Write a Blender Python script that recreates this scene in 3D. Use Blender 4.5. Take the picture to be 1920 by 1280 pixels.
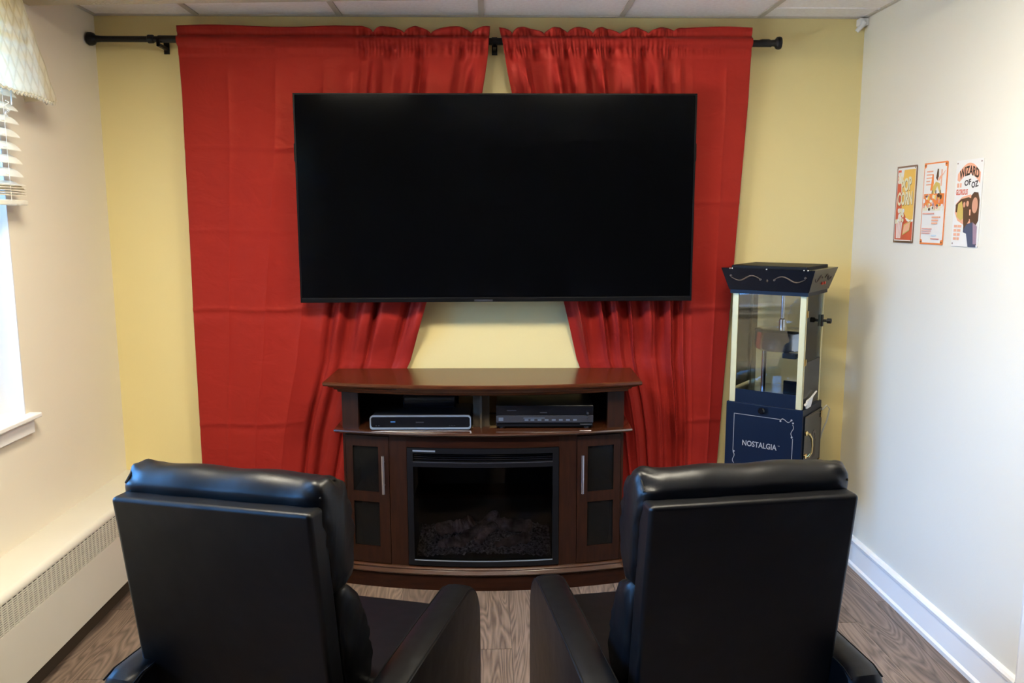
import bpy, bmesh, math, random
from mathutils import Vector, Matrix
for o in list(bpy.data.objects): bpy.data.objects.remove(o)
sc = bpy.context.scene
COL = sc.collection
R = math.radians
random.seed(7)

# ------------------------------------------------------------------ camera
F_PX, PITCH, YAW, ROLL = 1554.79, 0.146862, 0.0284861, -0.0025799
CX, CD, CH = 0.008694, 3.77117, 1.579532
cam_d = bpy.data.cameras.new('camera'); cam = bpy.data.objects.new('camera', cam_d); COL.objects.link(cam)
cam_d.sensor_width = 36; cam_d.lens = F_PX / 1920 * 36; cam_d.clip_start = 0.05
fw = Vector((math.sin(YAW)*math.cos(PITCH), math.cos(YAW)*math.cos(PITCH), -math.sin(PITCH)))
rt = Vector((math.cos(YAW), -math.sin(YAW), 0)); up = rt.cross(fw)
c_, s_ = math.cos(ROLL), math.sin(ROLL)
r2, u2 = c_*rt + s_*up, -s_*rt + c_*up
cam.matrix_world = Matrix(((r2.x, u2.x, -fw.x, CX), (r2.y, u2.y, -fw.y, -CD), (r2.z, u2.z, -fw.z, CH), (0, 0, 0, 1)))
sc.camera = cam

# ------------------------------------------------------------------ world, lights, exposure
w = bpy.data.worlds.new('world'); sc.world = w; w.use_nodes = True
w.node_tree.nodes['Background'].inputs[0].default_value = (0.16, 0.45, 1.0, 1)
w.node_tree.nodes['Background'].inputs[1].default_value = 11.0
def area(name, loc, rot, sx, sy, power, col):
    l = bpy.data.lights.new(name, 'AREA'); l.shape = 'RECTANGLE'; l.size = sx; l.size_y = sy
    l.energy = power; l.color = col
    o = bpy.data.objects.new(name, l); COL.objects.link(o); o.location = loc; o.rotation_euler = rot
    return o
# sky outside the two windows (daylight), slightly above the horizon
area('window_daylight', (-4.4, -2.6, 3.5), (0, R(-52), 0), 4.0, 8.0, 1900, (0.10, 0.40, 1.0))
sun = bpy.data.lights.new('sun', 'SUN'); sun.energy = 300; sun.angle = R(1); sun.color = (1.0, .93, .82)
so = bpy.data.objects.new('sun', sun); COL.objects.link(so); so.rotation_euler = (R(12), R(24), 0)   # added over the roof; the lit ground bounces light onto the ceiling
# the room's ceiling lamp (warm), just behind the soffit
WARM = (1.0, 0.91, 0.72)
area('ceiling_lamp_light', (-0.75, -1.85, 2.43), (0, 0, 0), 0.5, 0.40, 55, WARM)
area('ceiling_lamp_light', (0.55, -1.80, 2.43), (0, 0, 0), 0.5, 0.40, 42, WARM)
sc.view_settings.view_transform = 'Standard'
sc.view_settings.look = 'None'
sc.view_settings.gamma = 1
sc.view_settings.use_curve_mapping = False
sc.view_settings.exposure = 0.08

# ------------------------------------------------------------------ materials
def mat(name, col, rough=0.5, metal=0.0, spec=0.5, **kw):
    m = bpy.data.materials.new(name); m.use_nodes = True
    b = m.node_tree.nodes['Principled BSDF']
    b.inputs['Base Color'].default_value = (*col, 1)
    b.inputs['Roughness'].default_value = rough
    b.inputs['Metallic'].default_value = metal
    b.inputs['Specular IOR Level'].default_value = spec
    for k, v in kw.items(): b.inputs[k].default_value = v
    return m
def N(m, t, **kw):
    n = m.node_tree.nodes.new(t)
    for k, v in kw.items(): setattr(n, k, v)
    return n
def L(m, a, b): m.node_tree.links.new(a, b)
def bsdf(m): return m.node_tree.nodes['Principled BSDF']
def coords(m, scale=(1, 1, 1), kind='Object', rot=(0, 0, 0)):
    if kind == 'World':
        g = N(m, 'ShaderNodeNewGeometry'); src = g.outputs['Position']
    else:
        g = N(m, 'ShaderNodeTexCoord'); src = g.outputs[kind]
    mp = N(m, 'ShaderNodeMapping'); mp.inputs['Scale'].default_value = scale; mp.inputs['Rotation'].default_value = rot
    L(m, src, mp.inputs[0]); return mp.outputs[0]
def bump(m, scale=100, strength=0.1, dist=0.002, detail=3, cs=(1, 1, 1), kind='World'):
    n = N(m, 'ShaderNodeTexNoise'); n.inputs['Scale'].default_value = scale; n.inputs['Detail'].default_value = detail
    L(m, coords(m, cs, kind), n.inputs['Vector'])
    b = N(m, 'ShaderNodeBump'); b.inputs['Strength'].default_value = strength; b.inputs['Distance'].default_value = dist
    L(m, n.outputs['Fac'], b.inputs['Height']); L(m, b.outputs[0], bsdf(m).inputs['Normal'])
    return m
def mottled(m, c1, c2, scale=5, detail=4, cs=(1, 1, 1), lo=0.35, hi=0.65, kind='World'):
    n = N(m, 'ShaderNodeTexNoise'); n.inputs['Scale'].default_value = scale; n.inputs['Detail'].default_value = detail
    L(m, coords(m, cs, kind), n.inputs['Vector'])
    r = N(m, 'ShaderNodeValToRGB'); r.color_ramp.elements[0].color = (*c1, 1); r.color_ramp.elements[1].color = (*c2, 1)
    r.color_ramp.elements[0].position = lo; r.color_ramp.elements[1].position = hi
    L(m, n.outputs['Fac'], r.inputs[0]); L(m, r.outputs[0], bsdf(m).inputs['Base Color'])
    return m

M = {}
M['cream'] = bump(mat('cream wall paint', (0.80, 0.735, 0.60), 0.42, spec=0.4), 140, .12, .002)
M['right'] = bump(mat('off-white wall paint', (0.79, 0.755, 0.655), 0.36, spec=0.45), 120, .12, .002)
M['yellow'] = bump(mat('yellow wall paint', (0.74, 0.62, 0.30), 0.5, spec=0.35), 140, .12, .002)
M['soffit'] = bump(mat('stippled soffit', (0.50, 0.46, 0.36), 0.8), 70, .8, .006)
M['tile'] = bump(mottled(mat('ceiling tile', (.7, .66, .64), 0.9), (.84, .80, .80), (.90, .87, .87), 60), 120, .5, .002)
M['tbar'] = mat('ceiling grid', (0.5, 0.46, 0.40), 0.6)
M['white'] = mat('white gloss trim', (0.86, 0.85, 0.83), 0.3)
M['radiator'] = mottled(mat('radiator enamel', (0.8, 0.74, 0.62), 0.35), (.64, .61, .52), (.67, .64, .55), 3)
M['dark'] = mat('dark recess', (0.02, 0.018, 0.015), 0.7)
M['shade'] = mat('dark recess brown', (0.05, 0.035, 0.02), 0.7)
M['vinyl'] = mat('white vinyl', (0.70, 0.70, 0.70), 0.35)
def translucent(m, col, fac):
    t = N(m, 'ShaderNodeBsdfTranslucent'); t.inputs[0].default_value = (*col, 1)
    mx = N(m, 'ShaderNodeMixShader'); mx.inputs[0].default_value = fac
    L(m, bsdf(m).outputs[0], mx.inputs[1]); L(m, t.outputs[0], mx.inputs[2]); L(m, mx.outputs[0], m.node_tree.nodes['Material Output'].inputs[0]); return m
M['blind'] = translucent(mat('cream blind slats', (0.88, 0.84, 0.74), 0.35), (.95, .88, .72), .35)
M['cord'] = mat('white cord', (0.8, 0.78, 0.72), 0.7)
M['dim'] = mat('dimmed unseen walls', (.12, .10, .08), .7)  # unseen walls darkened to cut the light they throw back
M['sidefloor'] = mat('dark side floor', (.10, .07, .05), .5)
M['bounceground'] = mottled(mat('outside ground', (.5, .5, .48), .9), (.48, .48, .44), (.58, .58, .55), 2)
# red satin
m = mat('red satin', (0.27, 0.019, 0.015), 0.42, spec=0.45)
bsdf(m).inputs['Specular Tint'].default_value = (1, .20, .12, 1)
bsdf(m).inputs['Sheen Weight'].default_value = 0.0; bsdf(m).inputs['Sheen Roughness'].default_value = 0.4
bsdf(m).inputs['Sheen Tint'].default_value = (1, 0.25, 0.15, 1)
nz = N(m, 'ShaderNodeTexNoise'); nz.inputs['Scale'].default_value = 7; nz.inputs['Detail'].default_value = 3; nz.inputs['Distortion'].default_value = 0.6
L(m, coords(m, (1, 1, 1.6), 'World'), nz.inputs['Vector'])
wv = N(m, 'ShaderNodeTexNoise'); wv.inputs['Scale'].default_value = 260; L(m, coords(m, (.3, 1, 1.6), 'World'), wv.inputs['Vector'])
b1 = N(m, 'ShaderNodeBump'); b1.inputs['Strength'].default_value = .35; b1.inputs['Distance'].default_value = .02; L(m, nz.outputs['Fac'], b1.inputs['Height'])
b2 = N(m, 'ShaderNodeBump'); b2.inputs['Strength'].default_value = .12; b2.inputs['Distance'].default_value = .001; L(m, wv.outputs['Fac'], b2.inputs['Height']); L(m, b1.outputs[0], b2.inputs['Normal'])
L(m, b2.outputs[0], bsdf(m).inputs['Normal']); M['red'] = m
# valance fabric
m = mat('quilted valance', (0.90, 0.84, 0.68), 0.9)
def wave(m, rot, sc_):
    wv = N(m, 'ShaderNodeTexWave'); wv.inputs['Scale'].default_value = sc_; wv.bands_direction = 'Y'
    L(m, coords(m, (1, 1, 1), 'Object', (rot, 0, 0)), wv.inputs['Vector'])
    p = N(m, 'ShaderNodeMath', operation='POWER'); p.inputs[1].default_value = 6; L(m, wv.outputs['Fac'], p.inputs[0]); return p.outputs[0]
mx_ = N(m, 'ShaderNodeMath', operation='MAXIMUM'); L(m, wave(m, R(27), 7.5), mx_.inputs[0]); L(m, wave(m, R(-27), 7.5), mx_.inputs[1])
mc = N(m, 'ShaderNodeMix', data_type='RGBA'); mc.inputs[6].default_value = (.92, .87, .72, 1); mc.inputs[7].default_value = (.66, .55, .32, 1); L(m, mx_.outputs[0], mc.inputs[0])
L(m, mc.outputs[2], bsdf(m).inputs['Base Color'])
bp = N(m, 'ShaderNodeBump'); bp.inputs['Strength'].default_value = .6; bp.inputs['Distance'].default_value = .004; bp.invert = True; L(m, mx_.outputs[0], bp.inputs['Height']); L(m, bp.outputs[0], bsdf(m).inputs['Normal'])
M['valance'] = translucent(m, (1, .95, .80), .65)
M['hem'] = mat('hem bead trim', (.55, .50, .38), .8)
M['rod'] = mat('black rod metal', (0.012, 0.012, 0.014), 0.35, 0.6)
M['tvbody'] = mat('television plastic', (0.003, 0.003, 0.0035), 0.4, spec=.15)
M['screen'] = mat('television screen', (0.0015, 0.0016, 0.002), 0.10, spec=0.06)
M['lip'] = mat('screen lip', (0.008, 0.008, 0.008), 0.3, spec=.3)
# leather
m = mat('black leather', (0.0015, 0.0015, 0.002), 0.40, spec=0.30)
n = N(m, 'ShaderNodeTexVoronoi'); n.inputs['Scale'].default_value = 420; L(m, coords(m, (1, 1, 1), 'World'), n.inputs['Vector'])
n2 = N(m, 'ShaderNodeTexNoise'); n2.inputs['Scale'].default_value = 9; n2.inputs['Detail'].default_value = 2; L(m, coords(m, (1, 1, 1), 'World'), n2.inputs['Vector'])
b1 = N(m, 'ShaderNodeBump'); b1.inputs['Strength'].default_value = .3; b1.inputs['Distance'].default_value = .012; L(m, n2.outputs['Fac'], b1.inputs['Height'])
b2 = N(m, 'ShaderNodeBump'); b2.inputs['Strength'].default_value = .12; b2.inputs['Distance'].default_value = .0006; L(m, n.outputs['Distance'], b2.inputs['Height']); L(m, b1.outputs[0], b2.inputs['Normal'])
L(m, b2.outputs[0], bsdf(m).inputs['Normal']); M['leather'] = m
M['thread'] = mat('black piping', (0.003, 0.003, 0.003), 0.5, spec=.15)
M['foot'] = mat('black plastic', (0.01, 0.01, 0.01), 0.5)
# cabinet wood: dark glossy cherry
def wood(name, c1, c2, rough, grain=(1, 1, 1), scale=9, coat=0.0, spec=.18):
    m = mat(name, c1, rough, spec=spec); mottled(m, c1, c2, scale, 6, grain, .3, .7, 'Object')
    bsdf(m).inputs['Coat Weight'].default_value = coat; bsdf(m).inputs['Coat Roughness'].default_value = 0.12
    return m
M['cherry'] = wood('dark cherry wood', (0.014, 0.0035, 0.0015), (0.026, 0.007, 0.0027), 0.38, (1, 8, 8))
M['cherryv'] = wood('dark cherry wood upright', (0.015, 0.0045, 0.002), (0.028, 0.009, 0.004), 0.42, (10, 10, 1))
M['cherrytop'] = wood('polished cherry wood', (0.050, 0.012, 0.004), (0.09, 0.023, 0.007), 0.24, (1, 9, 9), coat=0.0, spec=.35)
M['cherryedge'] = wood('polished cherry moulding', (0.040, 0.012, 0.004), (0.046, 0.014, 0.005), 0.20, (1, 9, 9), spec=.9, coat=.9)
M['smoked'] = mat('smoked glass', (0.006, 0.006, 0.006), 0.10, spec=0.2, **{'Alpha': 0.80})
M['silver'] = mat('brushed silver', (0.68, 0.68, 0.72), 0.28, 1.0)
M['bluesilver'] = mat('silver rim', (0.42, 0.50, 0.62), 0.35, 0.7)
M['gloss'] = mat('gloss black', (0.006, 0.006, 0.008), 0.12)
M['matte'] = mat('matte black', (0.004, 0.004, 0.005), 0.5, spec=.18)
M['greyplastic'] = mat('grey plastic', (0.028, 0.028, 0.034), 0.45, spec=.3)
M['logs'] = bump(mottled(mat('resin log', (.06, .04, .035), .85), (.10, .07, .07), (.42, .34, .34), 22, 5), 60, .8, .01)
M['embers'] = bump(mottled(mat('ember bed', (.08, .08, .09), .7), (.05, .05, .06), (.50, .50, .55), 90, 3), 90, 1, .01)
# window glass / display glass
def glass(name, tint, refl):
    m = bpy.data.materials.new(name); m.use_nodes = True; nt = m.node_tree
    for n_ in list(nt.nodes):
        if n_.type != 'OUTPUT_MATERIAL': nt.nodes.remove(n_)
    out = nt.nodes['Material Output']
    t = N(m, 'ShaderNodeBsdfTransparent'); t.inputs[0].default_value = (*tint, 1)
    g = N(m, 'ShaderNodeBsdfGlossy'); g.inputs['Roughness'].default_value = 0.02
    f = N(m, 'ShaderNodeFresnel'); f.inputs[0].default_value = refl
    mx = N(m, 'ShaderNodeMixShader'); L(m, f.outputs[0], mx.inputs[0]); L(m, t.outputs[0], mx.inputs[1]); L(m, g.outputs[0], mx.inputs[2])
    L(m, mx.outputs[0], out.inputs[0]); return m
M['pane'] = glass('window glass', (.95, .97, .98), 1.45)
M['caseglass'] = glass('popcorn case glass', (.93, .95, .96), 1.7)
M['fireglass'] = glass('fireplace glass', (.68, .68, .72), 1.3)
M['navy'] = mat('navy enamel', (0.0014, 0.0055, 0.0185), 0.40, spec=.25)
M['navyshade'] = mat('shaded navy enamel', (0.004, 0.006, 0.011), 0.24, spec=.5)  # navy enamel with the canopy's down-facing shade put into its colour
M['brass'] = mat('brass', (0.78, 0.55, 0.22), 0.25, 1.0)
M['gold'] = mat('gold painted aluminium', (0.66, 0.58, 0.32), 0.4, 0.35)
M['scroll'] = mat('scroll print', (0.11, 0.08, 0.06), 0.5)
M['letter'] = mat('silver lettering', (0.30, 0.28, 0.27), 0.45)
M['steel'] = mat('stainless steel', (0.62, 0.63, 0.66), 0.22, 1.0)
M['redswitch'] = mat('red switch', (0.55, 0.05, 0.02), 0.35)
M['scoop'] = mat('white plastic', (0.75, 0.73, 0.70), 0.4)
M['cable'] = mat('grey cable', (0.40, 0.37, 0.30), 0.5)
# floor planks
m = mat('grey-brown plank', (0.25, 0.17, 0.12), 0.34, spec=0.4)
oi = N(m, 'ShaderNodeObjectInfo')
vm = N(m, 'ShaderNodeVectorMath', operation='MULTIPLY_ADD')
rnd = N(m, 'ShaderNodeCombineXYZ'); L(m, oi.outputs['Random'], rnd.inputs[0]); L(m, oi.outputs['Random'], rnd.inputs[1]); L(m, oi.outputs['Random'], rnd.inputs[2])
vm.inputs[1].default_value = (37, 53, 11); L(m, rnd.outputs[0], vm.inputs[0]); L(m, coords(m, (1, 1, 1), 'World'), vm.inputs[2])
mp = N(m, 'ShaderNodeMapping'); mp.inputs['Scale'].default_value = (7.5, 1.05, 1); L(m, vm.outputs[0], mp.inputs[0])
n1 = N(m, 'ShaderNodeTexNoise'); n1.inputs['Scale'].default_value = 1.0; n1.inputs['Detail'].default_value = 2; n1.inputs['Distortion'].default_value = .5; L(m, mp.outputs[0], n1.inputs['Vector'])
rg = N(m, 'ShaderNodeMath', operation='MULTIPLY'); rg.inputs[1].default_value = 21; L(m, n1.outputs['Fac'], rg.inputs[0])
fr = N(m, 'ShaderNodeMath', operation='PINGPONG'); fr.inputs[1].default_value = 0.5; L(m, rg.outputs[0], fr.inputs[0])
mp2 = N(m, 'ShaderNodeMapping'); mp2.inputs['Scale'].default_value = (110, 5, 1); L(m, vm.outputs[0], mp2.inputs[0])
n3 = N(m, 'ShaderNodeTexNoise'); n3.inputs['Scale'].default_value = 1; n3.inputs['Detail'].default_value = 4; L(m, mp2.outputs[0], n3.inputs['Vector'])
ad = N(m, 'ShaderNodeMath', operation='ADD'); L(m, fr.outputs[0], ad.inputs[0])
sb = N(m, 'ShaderNodeMath', operation='MULTIPLY_ADD'); sb.inputs[1].default_value = 0.9; sb.inputs[2].default_value = -0.22; L(m, n3.outputs['Fac'], sb.inputs[0]); L(m, sb.outputs[0], ad.inputs[1])
cr = N(m, 'ShaderNodeValToRGB'); e = cr.color_ramp.elements; e[0].position = .12; e[0].color = (.085, .057, .043, 1); e[1].position = .75; e[1].color = (.235, .170, .13, 1)
L(m, ad.outputs[0], cr.inputs[0])
hs = N(m, 'ShaderNodeHueSaturation'); mr = N(m, 'ShaderNodeMapRange'); mr.inputs[3].default_value = .8; mr.inputs[4].default_value = 1.2
L(m, oi.outputs['Random'], mr.inputs[0]); L(m, mr.outputs[0], hs.inputs['Value']); L(m, cr.outputs[0], hs.inputs['Color']); L(m, hs.outputs[0], bsdf(m).inputs['Base Color'])
bb = N(m, 'ShaderNodeBump'); bb.inputs['Strength'].default_value = .15; bb.inputs['Distance'].default_value = .001; L(m, ad.outputs[0], bb.inputs['Height']); L(m, bb.outputs[0], bsdf(m).inputs['Normal'])
M['plank'] = m

# ------------------------------------------------------------------ mesh builder
class MB:
    def __init__(s): s.v = []; s.f = []; s.mi = []; s.cur = 0
    def add(s, vs, fs):
        b = len(s.v); s.v += [tuple(p) for p in vs]; s.f += [tuple(b+i for i in f) for f in fs]; s.mi += [s.cur]*len(fs); return s
    def box(s, x0, x1, y0, y1, z0, z1):
        vs = [(x, y, z) for z in (z0, z1) for y in (y0, y1) for x in (x0, x1)]
        return s.add(vs, [(0, 2, 3, 1), (4, 5, 7, 6), (0, 1, 5, 4), (2, 6, 7, 3), (0, 4, 6, 2), (1, 3, 7, 5)])
    def loft(s, loops, closed=True, caps=True):
        n = len(loops[0]); vs = [p for lp in loops for p in lp]; fs = []
        for i in range(len(loops)-1):
            for j in range(n if closed else n-1):
                a = i*n+j; b = i*n+(j+1) % n; fs.append((a, b, b+n, a+n))
        if caps and closed: fs.append(tuple(range(n-1, -1, -1))); k = (len(loops)-1)*n; fs.append(tuple(k+i for i in range(n)))
        return s.add(vs, fs)
    def tube(s, pts, r, n=10, caps=True):
        pts = [Vector(p) for p in pts]; loops = []
        rr = r if isinstance(r, (list, tuple)) else [r]*len(pts)
        t0 = (pts[1]-pts[0]).normalized(); ref = Vector((0, 0, 1)) if abs(t0.z) < .9 else Vector((1, 0, 0))
        nrm = t0.cross(ref).normalized()
        for i, p in enumerate(pts):
            t = (pts[min(i+1, len(pts)-1)]-pts[max(i-1, 0)]).normalized()
            nrm = (nrm - t*nrm.dot(t)).normalized(); bn = t.cross(nrm)
            loops.append([p + rr[i]*(math.cos(2*math.pi*k/n)*nrm + math.sin(2*math.pi*k/n)*bn) for k in range(n)])
        return s.loft(loops, True, caps)
    def cyl(s, a, b, r, n=16): return s.tube([a, b], r, n)
    def lathe(s, prof, c, n=24, axis='z'):
        loops = []
        for r, z in prof:
            lp = []
            for k in range(n):
                a = 2*math.pi*k/n; x, y = r*math.cos(a), r*math.sin(a)
                lp.append((c[0]+x, c[1]+y, c[2]+z) if axis == 'z' else (c[0]+x, c[1]+z, c[2]+y) if axis == 'y' else (c[0]+z, c[1]+x, c[2]+y))
            loops.append(lp)
        return s.loft(loops)
    def build(s, name, material, parent=None, smooth=False, bevel=0, seg=2, angle=35):
        me = bpy.data.meshes.new(name); me.from_pydata(s.v, [], s.f)
        mats = material if isinstance(material, list) else [material]
        for mm in mats: me.materials.append(mm)
        if len(mats) > 1: me.polygons.foreach_set('material_index', s.mi)
        bm = bmesh.new(); bm.from_mesh(me); bmesh.ops.recalc_face_normals(bm, faces=bm.faces); bm.to_mesh(me); bm.free()
        me.update()
        if smooth:
            for p in me.polygons: p.use_smooth = True
            me.set_sharp_from_angle(angle=R(angle))
        o = bpy.data.objects.new(name, me); COL.objects.link(o)
        if parent: o.parent = parent
        if bevel:
            md = o.modifiers.new('bevel', 'BEVEL'); md.width = bevel; md.segments = seg; md.limit_method = 'ANGLE'; md.angle_limit = R(40)
            for p in me.polygons: p.use_smooth = True
            md.harden_normals = True
        return o
def thing(name, label, cat, loc=(0, 0, 0), rz=0, group=None):
    o = bpy.data.objects.new(name, None); COL.objects.link(o); o.location = loc; o.rotation_euler = (0, 0, rz)
    o.empty_display_size = .1; return tag(o, label, cat, group)
def tag(o, label, cat, group=None):
    o['label'] = label; o['category'] = cat
    if group: o['group'] = group
    return o
def struct(o): o['kind'] = 'structure'; return o
def sroot(name, loc=(0, 0, 0)):
    o = bpy.data.objects.new(name, None); COL.objects.link(o); o.location = loc; return struct(o)
def share(src, name, loc, parent):
    o = bpy.data.objects.new(name, src.data); COL.objects.link(o); o.parent = parent; o.location = loc; return o
def smoothstep(t): t = max(0, min(1, t)); return t*t*(3-2*t)
def interp(pts, x):
    if x <= pts[0][0]: return pts[0][1]
    for (a, b), (c, d) in zip(pts, pts[1:]):
        if x <= c: return b + (d-b)*(x-a)/(c-a)
    return pts[-1][1]

# ------------------------------------------------------------------ room shell
XW, YB, HC = 1.675, -8.5, 2.447
fl = struct(MB().box(-XW-.2, XW+.2, YB-.2, .2, -.12, -.006).build('floor', M['dark']))
# planks: grain runs front to back
pw, pl = .152, 1.22
pm = MB().box(0, pw-.0016, 0, pl-.0016, -.006, 0).build('plank', M['plank'], fl)
first = True
nx = int(2*XW/pw)+1
for i in range(nx):
    x0 = -XW + i*pw - .06
    off = -(i*0.43 % 1)*pl + .0
    y = 0 + off + pl
    while y > YB:
        y0, y1 = max(y-pl, YB), min(y, 0)
        xa, xb = max(x0, -XW), min(x0+pw-.0016, XW)
        if y1-y0 > .02 and xb-xa > .01:
            if abs((y1-y0)-pl) < 1e-4 and xb-xa > pw-.002:
                if first: pm.location = (x0, y0, 0); first = False
                else: share(pm, 'plank', (x0, y0, 0), fl)
            else:
                MB().box(xa, xb, y0, y1-.0016, -.006, 0).build('plank', M['plank'], fl)
        y -= pl
struct(MB().box(-XW-.2, XW+.2, 0, .2, 0, HC+.1).build('wall_back', M['yellow']))
struct(MB().box(-XW-.2, XW+.2, YB-.2, YB, 0, HC+.1).build('wall_rear', M['dim']))
struct(MB().box(XW, XW+.2, -2.36, 0, 0, HC+.1).build('wall_right', M['right']))
# unseen side area, added dark so little light bounces onto the chairs
XE = 5.0
struct(MB().box(XE, XE+.2, YB, -2.36, 0, HC+.1).build('wall_side', M['dim']))
struct(MB().box(XW+.2, XE+.2, -2.36, -2.16, 0, HC+.1).build('wall_side_front', M['dim']))
struct(MB().box(XW+.2, XE+.2, YB-.2, YB, 0, HC+.1).build('wall_side_rear', M['dim']))
struct(MB().box(XW+.2, XE+.2, YB-.2, -2.16, -.12, 0).build('floor_side', M['sidefloor']))
struct(MB().box(XW, XE, YB, -2.36, HC, HC+.1).build('ceiling_side', M['tile']))
# left wall with the window opening
WY0, WY1, WZ0, WZ1 = -2.35, -.778, .865, 2.33
lw = MB()
VY0, VY1 = -4.45, -2.60
lw.box(-XW-.2, -XW, YB, VY0, 0, HC+.1).box(-XW-.2, -XW, VY1, WY0, 0, HC+.1).box(-XW-.2, -XW, WY1, 0, 0, HC+.1)
for (a, b) in ((WY0, WY1), (VY0, VY1)): lw.box(-XW-.2, -XW, a, b, 0, WZ0).box(-XW-.2, -XW, a, b, WZ1, HC+.1)
struct(lw.build('wall_left', M['cream']))
# ceiling: tiles in a grid
ce = struct(MB().box(-XW, XW, YB, 0, HC+.02, HC+.1).build('ceiling', M['tbar']))
gx = [-XW, -1.235, -.624, -.014, .595, 1.203, XW]
gy = [0, -.75, -1.36, -1.97, -2.58, -3.19, -3.80, -4.41, -5.02, -5.63, -6.24, -6.85, -7.46, YB]
for i in range(len(gx)-1):
    for j in range(len(gy)-1):
        ys = [(gy[j+1], gy[j])]
        if i == 5 and j == 0: ys = [(gy[1], -.165), (-.165, 0)]
        for (a, b) in ys:
            t = MB().box(gx[i]+.004, gx[i+1]-.004, a+.004, b-.004, HC+.004, HC+.018).build('ceiling_tile', M['tile'], ce)
for x in gx[1:-1]: MB().box(x-.012, x+.012, YB, 0, HC-.001, HC+.006).build('grid_bar', M['tbar'], ce)
for y in gy[1:-1]: MB().box(-XW, XW, y-.012, y+.012, HC-.0005, HC+.005).build('grid_bar', M['tbar'], ce)
MB().box(1.215, XW, -.171, -.159, HC-.0005, HC+.005).build('grid_bar', M['tile'], ce)
MB().box(-XW, XW, -.014, 0, HC-.002, HC+.004).build('wall_angle', M['tbar'], ce)
MB().box(XW-.014, XW, YB, 0, HC-.003, HC+.004).build('wall_angle', M['tbar'], ce)
MB().box(-XW, -XW+.014, YB, 0, HC-.003, HC+.004).build('wall_angle', M['tbar'], ce)
# dropped beam (soffit) across the room, slightly skewed
bz = 2.36
lo = [(-XW, -.52), (XW, -.76), (XW, -.98), (-XW, -.74)]
sf = MB(); sf.loft([[(x, y, bz) for x, y in lo], [(x, y, HC) for x, y in lo]])
struct(sf.build('trim_1', M['soffit']))
# right baseboard: rail, cap and shoe
bb = MB(); prof = [(0, .0), (.020, .0), (.022, .018), (.014, .026), (.012, .110), (.018, .116), (.020, .128), (.014, .136), (0, .140)]
bb.loft([[(XW-a, y, z) for a, z in prof] for y in (0, -1.39)])
struct(bb.build('baseboard_right', M['white'], smooth=True, angle=25))
# door casing that ends the right wall
cs = MB(); cp = [(0, 0), (.018, .0), (.022, .012), (.016, .03), (.016, .06), (.022, .072), (0, .075)]
cs.loft([[(XW-a, -1.392-b, z) for a, b in cp] for z in (0, 2.08)])
struct(cs.build('trim_2', M['white'], smooth=True, angle=25))
dr = sroot('door_1')
MB().box(XW-.012, XW, -2.28, -1.47, .01, 2.05).build('door_slab', M['white'], dr, bevel=.002)
for (y0, y1, z0, z1) in ((-2.17, -1.58, .2, .9), (-2.17, -1.58, 1.02, 1.92)):
    MB().box(XW-.018, XW-.012, y0, y1, z0, z1).build('door_panel', M['white'], dr, bevel=.004)
MB().lathe([(.0, -.02), (.012, -.02), (.012, -.035), (.026, -.045), (.026, -.062), (.0, -.07)], (XW, -2.2, 1.0), axis='x').build('door_knob', M['brass'], dr, smooth=True)
cs = MB(); cs.loft([[(XW-a, -2.284-b, z) for a, b in cp] for z in (0, 2.08)]); struct(cs.build('trim_3', M['white'], smooth=True))

# ------------------------------------------------------------------ window on the left
def ring(mb, x0, x1, ya, yb, za, zb, t):
    mb.box(x0, x1, ya, ya+t, za, zb).box(x0, x1, yb-t, yb, za, zb).box(x0, x1, ya+t, yb-t, za, za+t).box(x0, x1, ya+t, yb-t, zb-t, zb)
def make_window(nm, WY0, WY1):
    wn = sroot(nm)
    lin = MB()   # white reveal lining
    lin.box(-XW-.2, -XW+.001, WY1-.006, WY1, WZ0, WZ1).box(-XW-.2, -XW+.001, WY0, WY0+.006, WZ0, WZ1).box(-XW-.2, -XW+.001, WY0, WY1, WZ1-.006, WZ1)
    lin.build('window_lining', M['vinyl'], wn)
    a, b = WY0+.006, WY1-.006
    mb = MB(); ring(mb, -XW-.19, -XW-.135, a, b, WZ0+.02, WZ1-.006, .035); mb.build('window_frame', M['vinyl'], wn, bevel=.004)
    mid = (WZ0+WZ1)/2+.02
    for (z0, z1, dx) in ((WZ0+.055, mid+.02, 0), (mid-.02, WZ1-.04, -.02)):
        mb = MB(); ring(mb, -XW-.165+dx, -XW-.145+dx, a+.035, b-.035, z0, z1, .04); o = mb.build('sash', M['vinyl'], wn, bevel=.006)
        MB().box(-XW-.157+dx, -XW-.153+dx, a+.075, b-.075, z0+.04, z1-.04).build('pane', M['pane'], o)
    MB().box(-XW-.19, -1.632, WY0-.04, WY1+.032, WZ0, WZ0+.018).build('window_sill', M['white'], wn, bevel=.005)
    MB().box(-XW, -1.655, WY0-.02, WY1+.018, WZ0-.055, WZ0).build('sill_apron', M['white'], wn, bevel=.004)
make_window('window_1', WY0, WY1)
make_window('window_2', VY0, VY1)
# unseen ground outside, made pale to bounce sunlight up to the ceiling
g = MB().box(-14, -2.0, -14, 10, -1.2, -1.1).build('bounce_ground', M['bounceground']); struct(g)

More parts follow.
